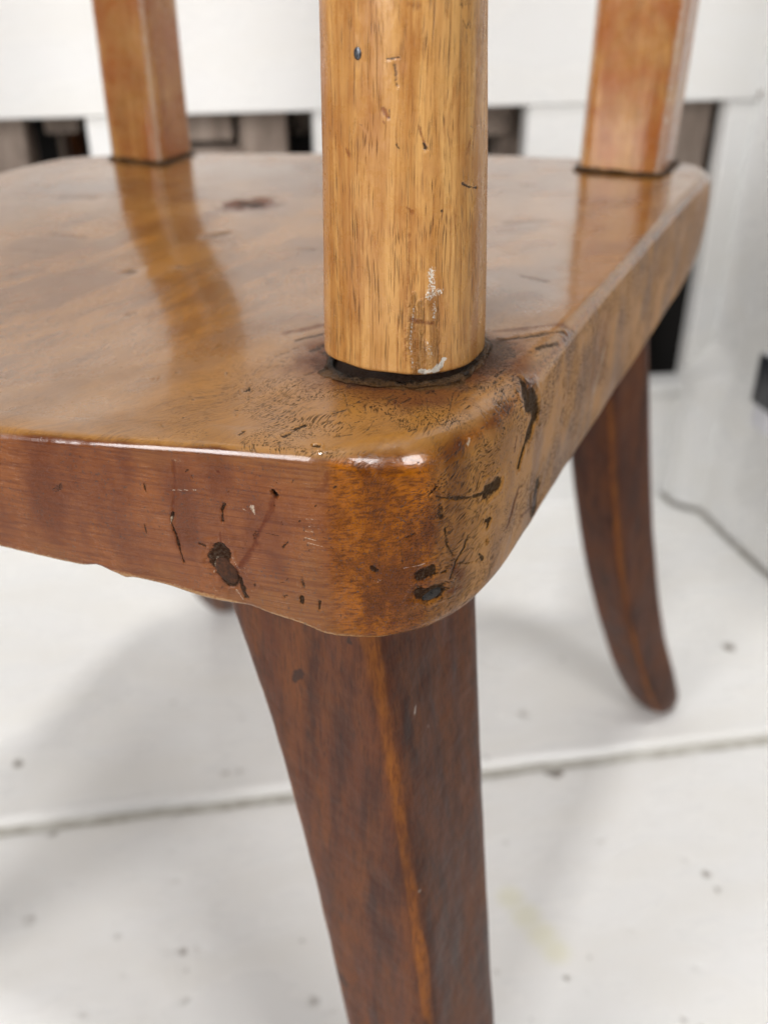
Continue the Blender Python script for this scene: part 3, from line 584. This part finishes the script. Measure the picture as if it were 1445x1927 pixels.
M_peg = mat_plain('peg_end_grain', (.030, .012, .006), (.075, .028, .012), .9, (.45, .6), .00015, spec=.15)
M_peg2 = mat_plain('peg_dark', (.045, .022, .02), (.085, .045, .04), .8, (.3, .45), .00015, spec=.2)
M_iron = mat_plain('blackened_iron', (.006, .005, .004), (.028, .022, .018), .9, (.25, .5), .0006, spec=.3)
o = disc('wooden_peg', 427, 1074, 2.6, 3.9, math.radians(24), .25, .05, M_peg); o['label'] = 'oval brown peg with a blackened rim in the front edge'
o = disc('wooden_peg', 1007, 938, 1.9, 3.9, math.radians(-8), .05, .0, M_peg2); o['label'] = 'dark narrow oval peg on the rounded corner'
o = disc('nail', 810, 1120, 3.1, 1.9, math.radians(10), -.1, .45, M_iron); o['label'] = 'black nail head in the front of the corner'

# ---- posts: rounded squares standing on the seat
def post(name, base, top, w0, w1, expo, rot, mat, marks=(), z0=-6, z1=300, na=220, dz=1.2, bevel=1.6, facet=0):
    zs = np.concatenate([[z0, z0 + .2], np.arange(z0 + .5, 95, dz), np.linspace(96, z1, 60)]); an = np.linspace(0, 2 * math.pi, na, endpoint=False); rows = []
    ex_ = expo * (1 + facet * np.clip(-np.cos(an - math.radians(315)), -.25, 1)); ca, sa = np.cos(an), np.sin(an); r = (np.abs(ca) ** ex_ + np.abs(sa) ** ex_) ** (-1 / ex_)
    sx, sy = r * ca, r * sa; X = sx * math.cos(rot) - sy * math.sin(rot); Y = sx * math.sin(rot) + sy * math.cos(rot)
    for z in zs:
        k = np.clip(z / 83., 0, 1.6); w = (w0 + (w1 - w0) * k) / 2; cx = base[0] + (top[0] - base[0]) * k; cy = base[1] + (top[1] - base[1]) * k
        w = w - bevel * max(0., 1 - (z - z0) / bevel) ** 2
        rows.append(np.column_stack([cx + X * w, cy + Y * w, np.full(na, z)]))
    P = np.concatenate(rows); F = grid_faces(len(zs), na); N = vnormals(P, F)
    if np.mean(np.einsum('ij,ij->i', N[na * 5:], (P - np.array([base[0], base[1], 0]))[na * 5:] * [1, 1, 0])) < 0: F = F[:, ::-1].copy(); N = -N
    P = P + N * (.55 * fbm(P * [1, 1, .3], .06, 2, 21) + .10 * fbm(P * [1, 1, .4], .2, 2, 22))[:, None]
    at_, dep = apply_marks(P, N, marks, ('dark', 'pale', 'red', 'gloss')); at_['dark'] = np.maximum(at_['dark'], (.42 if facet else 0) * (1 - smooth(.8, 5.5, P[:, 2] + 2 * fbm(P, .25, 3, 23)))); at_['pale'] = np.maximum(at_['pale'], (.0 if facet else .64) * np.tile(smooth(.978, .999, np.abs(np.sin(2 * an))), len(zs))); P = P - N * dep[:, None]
    cap = len(zs) * na; F2 = F
    P = np.vstack([P, P[-na:].mean(0) + [0, 0, 2], P[:na].mean(0)])
    for k in at_: at_[k] = np.append(at_[k], [0, 0])
    i = np.arange(na); j = (i + 1) % na; t0 = (len(zs) - 1) * na
    F = np.vstack([F, np.column_stack([t0 + i, t0 + j, np.full(na, cap), np.full(na, cap)])])if False else F
    o = mesh_obj(name, L(P[:-2]), F, mat, chair, {k: v[:-2] for k, v in at_.items()}, origin=(base[0], base[1], SEAT_H))
    return o, P
pm_ = [('dark', [(728, 111), (752, 106)], 4, .95, .15), ('dark', [(742, 120), (744, 135), (748, 158)], 9, .6, .1), ('red', [(722, 205), (729, 218)], 12, .8, .1), ('red', [(722, 228), (724, 230)], 6, .9, 0), ('dark', [(733, 205), (732, 222)], 4, .8, .1),
       ('dark', [(870, 343), (880, 350), (898, 354)], 5, 1., .2), ('red', [(784, 180), (796, 186)], 14, .4, 0), ('red', [(765, 388), (775, 396)], 12, .7, 0), ('dark', [(797, 270), (800, 278)], 8, .95, .2), ('red', [(788, 238), (800, 275)], 8, .7, 0),
       ('dark', [(748, 272), (750, 278)], 6, .7, 0), ('red', [(652, 278), (656, 292)], 12, .7, 0), ('red', [(878, 290), (886, 255)], 10, .6, 0), ('dark', [(880, 235), (895, 242)], 5, .6, .05), ('dark', [(673, 230), (680, 236)], 7, .6, 0), ('dark', [(830, 398), (832, 396)], 5, .8, 0),
       ('dark', [(868, 0), (870, 14)], 3, .8, .08), ('dark', [(880, 0), (883, 16)], 3, .8, .08), ('dark', [(866, 8), (886, 6)], 3, .7, .08), ('dark', [(872, 38), (878, 52), (884, 36)], 3, .7, .08), ('dark', [(872, 150), (876, 185)], 3, .6, .05), ('dark', [(868, 205), (892, 208)], 3, .7, .05), ('red', [(770, 5), (785, 10)], 18, .5, 0), ('red', [(840, 20), (842, 30)], 10, .4, 0),
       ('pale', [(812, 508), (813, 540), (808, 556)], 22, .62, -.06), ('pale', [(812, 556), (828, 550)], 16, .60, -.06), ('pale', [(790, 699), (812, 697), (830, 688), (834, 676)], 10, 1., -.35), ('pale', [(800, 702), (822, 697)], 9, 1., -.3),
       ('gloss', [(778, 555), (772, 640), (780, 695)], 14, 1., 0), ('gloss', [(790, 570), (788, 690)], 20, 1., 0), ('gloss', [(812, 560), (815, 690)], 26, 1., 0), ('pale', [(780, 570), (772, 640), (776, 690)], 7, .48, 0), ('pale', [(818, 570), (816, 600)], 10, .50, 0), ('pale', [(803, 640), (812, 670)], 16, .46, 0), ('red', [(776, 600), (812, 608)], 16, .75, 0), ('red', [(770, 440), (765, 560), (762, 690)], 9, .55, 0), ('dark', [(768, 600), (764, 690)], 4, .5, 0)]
ROT = math.radians(-20)
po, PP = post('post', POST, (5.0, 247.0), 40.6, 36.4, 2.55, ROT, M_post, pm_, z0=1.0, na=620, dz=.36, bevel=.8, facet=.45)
po['label'] = 'round-cornered golden front post with a nail and paint flecks'
def disc_post(px, py, rx, ry):
    Nn = None; a, b = proj(PP[:-2]); d = np.linalg.norm(PP[:-2] - [0, 0, CAMH], axis=1); near = np.where((a - px) ** 2 + (b - py) ** 2 < 25)[0]
    j = near[np.argmin(d[near])]; c = PP[j]; nn = c - np.array([4.5, 247, c[2]]); nn /= np.linalg.norm(nn); return c, nn
c, nn = disc_post(668, 100, 1, 1); right = np.cross([0, 0, 1.], nn); right /= np.linalg.norm(right); up = np.cross(nn, right); rws = []
for fr, hh in ((1.05, -.6), (1., .12), (.85, .28), (.5, .36), (.1, .38)): rws.append([c + (right * math.cos(a) * .95 + up * math.sin(a) * 1.3) * fr + nn * hh for a in np.linspace(0, 2 * math.pi, 22, endpoint=False)])
Pn = np.array(rws).reshape(-1, 3); mesh_obj('nail', L(Pn), [tuple(f) for f in grid_faces(5, 22)] + [tuple(range(88, 110))], mat_plain('steel_nail', (.05, .055, .065), (.16, .17, .19), .9, (.25, .4), .0001, metal=.8), po)
z0p = .0
bl = at(228, 303, 0); br = at(1180, 333, 0)
LROT = math.radians(-24)
post('post', (-111, 492), (-111, 492.), 29.0, 29.0, 7.5, LROT, M_post_b, (), z0=-4, na=96, dz=4)[0]['label'] = 'square reddish rear post at the left'
post('post', (111.5, 470), (113.0, 470), 38.0, 39.0, 7.5, LROT, M_post_b, (), z0=-4, na=96, dz=4)[0]['label'] = 'broad square rear post at the right'
post('post', (-212, 300), (-212, 300), 36, 34, 3., ROT, M_post_b, (), z0=-6, na=64, dz=6)[0]['label'] = 'front post at the far side'
# grime packed round the foot of each post
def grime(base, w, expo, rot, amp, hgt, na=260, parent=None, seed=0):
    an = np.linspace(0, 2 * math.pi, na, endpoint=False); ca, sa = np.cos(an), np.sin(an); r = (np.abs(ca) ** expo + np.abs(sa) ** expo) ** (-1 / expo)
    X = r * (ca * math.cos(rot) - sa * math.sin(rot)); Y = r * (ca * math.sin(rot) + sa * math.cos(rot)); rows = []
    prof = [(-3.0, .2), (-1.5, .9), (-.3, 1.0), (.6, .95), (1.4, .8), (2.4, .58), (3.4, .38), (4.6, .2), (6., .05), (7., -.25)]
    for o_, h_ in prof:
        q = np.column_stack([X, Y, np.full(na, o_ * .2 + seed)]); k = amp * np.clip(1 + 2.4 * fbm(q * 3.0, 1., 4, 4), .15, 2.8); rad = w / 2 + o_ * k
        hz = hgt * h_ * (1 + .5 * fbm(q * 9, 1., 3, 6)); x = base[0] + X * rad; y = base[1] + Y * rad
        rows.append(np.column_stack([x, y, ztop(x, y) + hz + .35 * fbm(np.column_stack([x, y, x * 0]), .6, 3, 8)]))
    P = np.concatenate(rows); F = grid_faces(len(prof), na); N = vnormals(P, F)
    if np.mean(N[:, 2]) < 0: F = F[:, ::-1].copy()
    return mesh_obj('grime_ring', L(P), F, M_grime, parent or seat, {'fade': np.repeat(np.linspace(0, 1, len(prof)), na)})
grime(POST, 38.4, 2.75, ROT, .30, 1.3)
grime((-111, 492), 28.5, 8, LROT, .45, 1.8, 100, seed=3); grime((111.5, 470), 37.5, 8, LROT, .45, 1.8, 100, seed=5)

# ---- legs: tapering squares set cornerwise, curving out to the floor
def leg(stations, rot, marks=(), na=120, nz=90, label=None, expo=8.0):
    St = np.array(stations, float); z = np.linspace(St[0, 2], St[-1, 2], nz); idx = np.argsort(St[:, 2])
    # smooth interpolation along the height
    def ip(c):
        co = np.polyfit(St[:, 2], St[:, c], min(3, len(St) - 1)); return np.polyval(co, z)
    cx, cy, hd = ip(0), ip(1), ip(3); an = np.linspace(0, 2 * math.pi, na, endpoint=False) 
    ca, sa = np.cos(an), np.sin(an); r = (np.abs(ca) ** expo + np.abs(sa) ** expo) ** (-1 / expo); a45 = rot + math.pi / 4
    X = r * (ca * math.cos(a45) - sa * math.sin(a45)) / math.sqrt(2); Y = r * (ca * math.sin(a45) + sa * math.cos(a45)) / math.sqrt(2)
    rows = []
    for k in range(nz):
        hz = z[k] + SEAT_H; foot_r = 1 - .38 * max(0, 1 - hz / 16.) ** 2; e_ = 2.4 + (expo - 2.4) * float(smooth(5, 70, hz)); r = (np.abs(ca) ** e_ + np.abs(sa) ** e_) ** (-1 / e_)
        if hz < 70: foot_r *= 1 + .12 * float(1 - smooth(5, 70, hz))
        X = r * (ca * math.cos(a45) - sa * math.sin(a45)) / math.sqrt(2); Y = r * (ca * math.sin(a45) + sa * math.cos(a45)) / math.sqrt(2)
        rows.append(np.column_stack([cx[k] + X * hd[k] * foot_r, cy[k] + Y * hd[k] * foot_r, np.full(na, z[k])]))
    P = np.concatenate(rows); F = grid_faces(nz, na); N = vnormals(P, F); C = np.column_stack([np.repeat(cx, na), np.repeat(cy, na), P[:, 2]])
    if np.mean(np.einsum('ij,ij->i', N, P - C)) < 0: F = F[:, ::-1].copy(); N = -N
    cornerness = (np.abs(np.sin(2 * an)) ** 1); c_ = np.tile(cornerness, nz)
    P = P + N * (.55 * fbm(P * [1, 1, .5], .035, 3, 31) + .15 * fbm(P * [1, 1, .5], .2, 2, 32))[:, None]
    at_, dep = apply_marks(P, N, marks, ('dark', 'pale')); sd = 80 + int(abs(cx[0])) % 17; wv = fbm(P * [.3, .3, 1], .035, 3, sd); wv2 = fbm(P * [1, 1, .3], .22, 3, sd + 3)
    at_['worn'] = smooth(.980 - .02 * wv, 1.0, c_ + .006 * wv2) * np.clip(.66 + .8 * wv + .4 * wv2, 0.03, 1); P = P - N * dep[:, None]
    b = nz * na; Fl = np.vstack([F]); 
    o = mesh_obj('leg', L(P), Fl, M_leg, chair, at_, origin=(cx[0], cy[0], 300)); 
    if label: o['label'] = label
    # sole
    return o
lm = [('pale', [(783, 1330), (780, 1345)], 8, .9, 0), ('pale', [(806, 1365), (808, 1370)], 7, .5, 0), ('pale', [(800, 1660), (788, 1680)], 4, .6, 0), ('dark', [(565, 1265), (555, 1280)], 26, .8, .1), ('dark', [(630, 1820), (650, 1850)], 26, .7, 0), ('dark', [(655, 1205), (660, 1212)], 12, .8, 0), ('dark', [(640, 1715), (645, 1740)], 10, .7, 0)]
leg([(-12.5, 236, -40, 42), (-10.5, 233, -62, 39.5), (-1.5, 222, -106, 34.0), (9.5, 208, -200, 29.0), (30, 172, -350, 20)], math.radians(-80), lm, 420, 520, 'dark front leg with a worn orange ridge')
rr = []
for px, py, D, hd in ((1150, 860, 464, 22.5), (1153, 944, 466, 22.8), (1181, 1140, 474, 21.2), (1206, 1239, 482, 20), (1238, 1330, 493, 18.5)):
    q = atD(px, py, D); rr.append((q[0], q[1], q[2], hd))
rr[-1] = (rr[-1][0], rr[-1][1], -SEAT_H, rr[-1][3]); rr.insert(0, (104, 464, -38, 23))
leg(rr, math.radians(-97), (), 120, 120, 'dark curved rear leg at the right, foot turned outward')
ft = at(428, 1140, zf)
leg([(-112, 490, -38, 20), (-112, 500, -130, 19), (-116, 525, -240, 17.5), (ft[0], ft[1], -350, 14.5)], math.radians(-80), (), 96, 80, 'rear leg at the left, only its foot showing below the seat')
leg([(-205, 300, -38, 24), (-212, 296, -120, 22), (-228, 285, -240, 19), (-262, 262, -350, 15)], math.radians(-80), (), 96, 80, 'front leg at the far side')
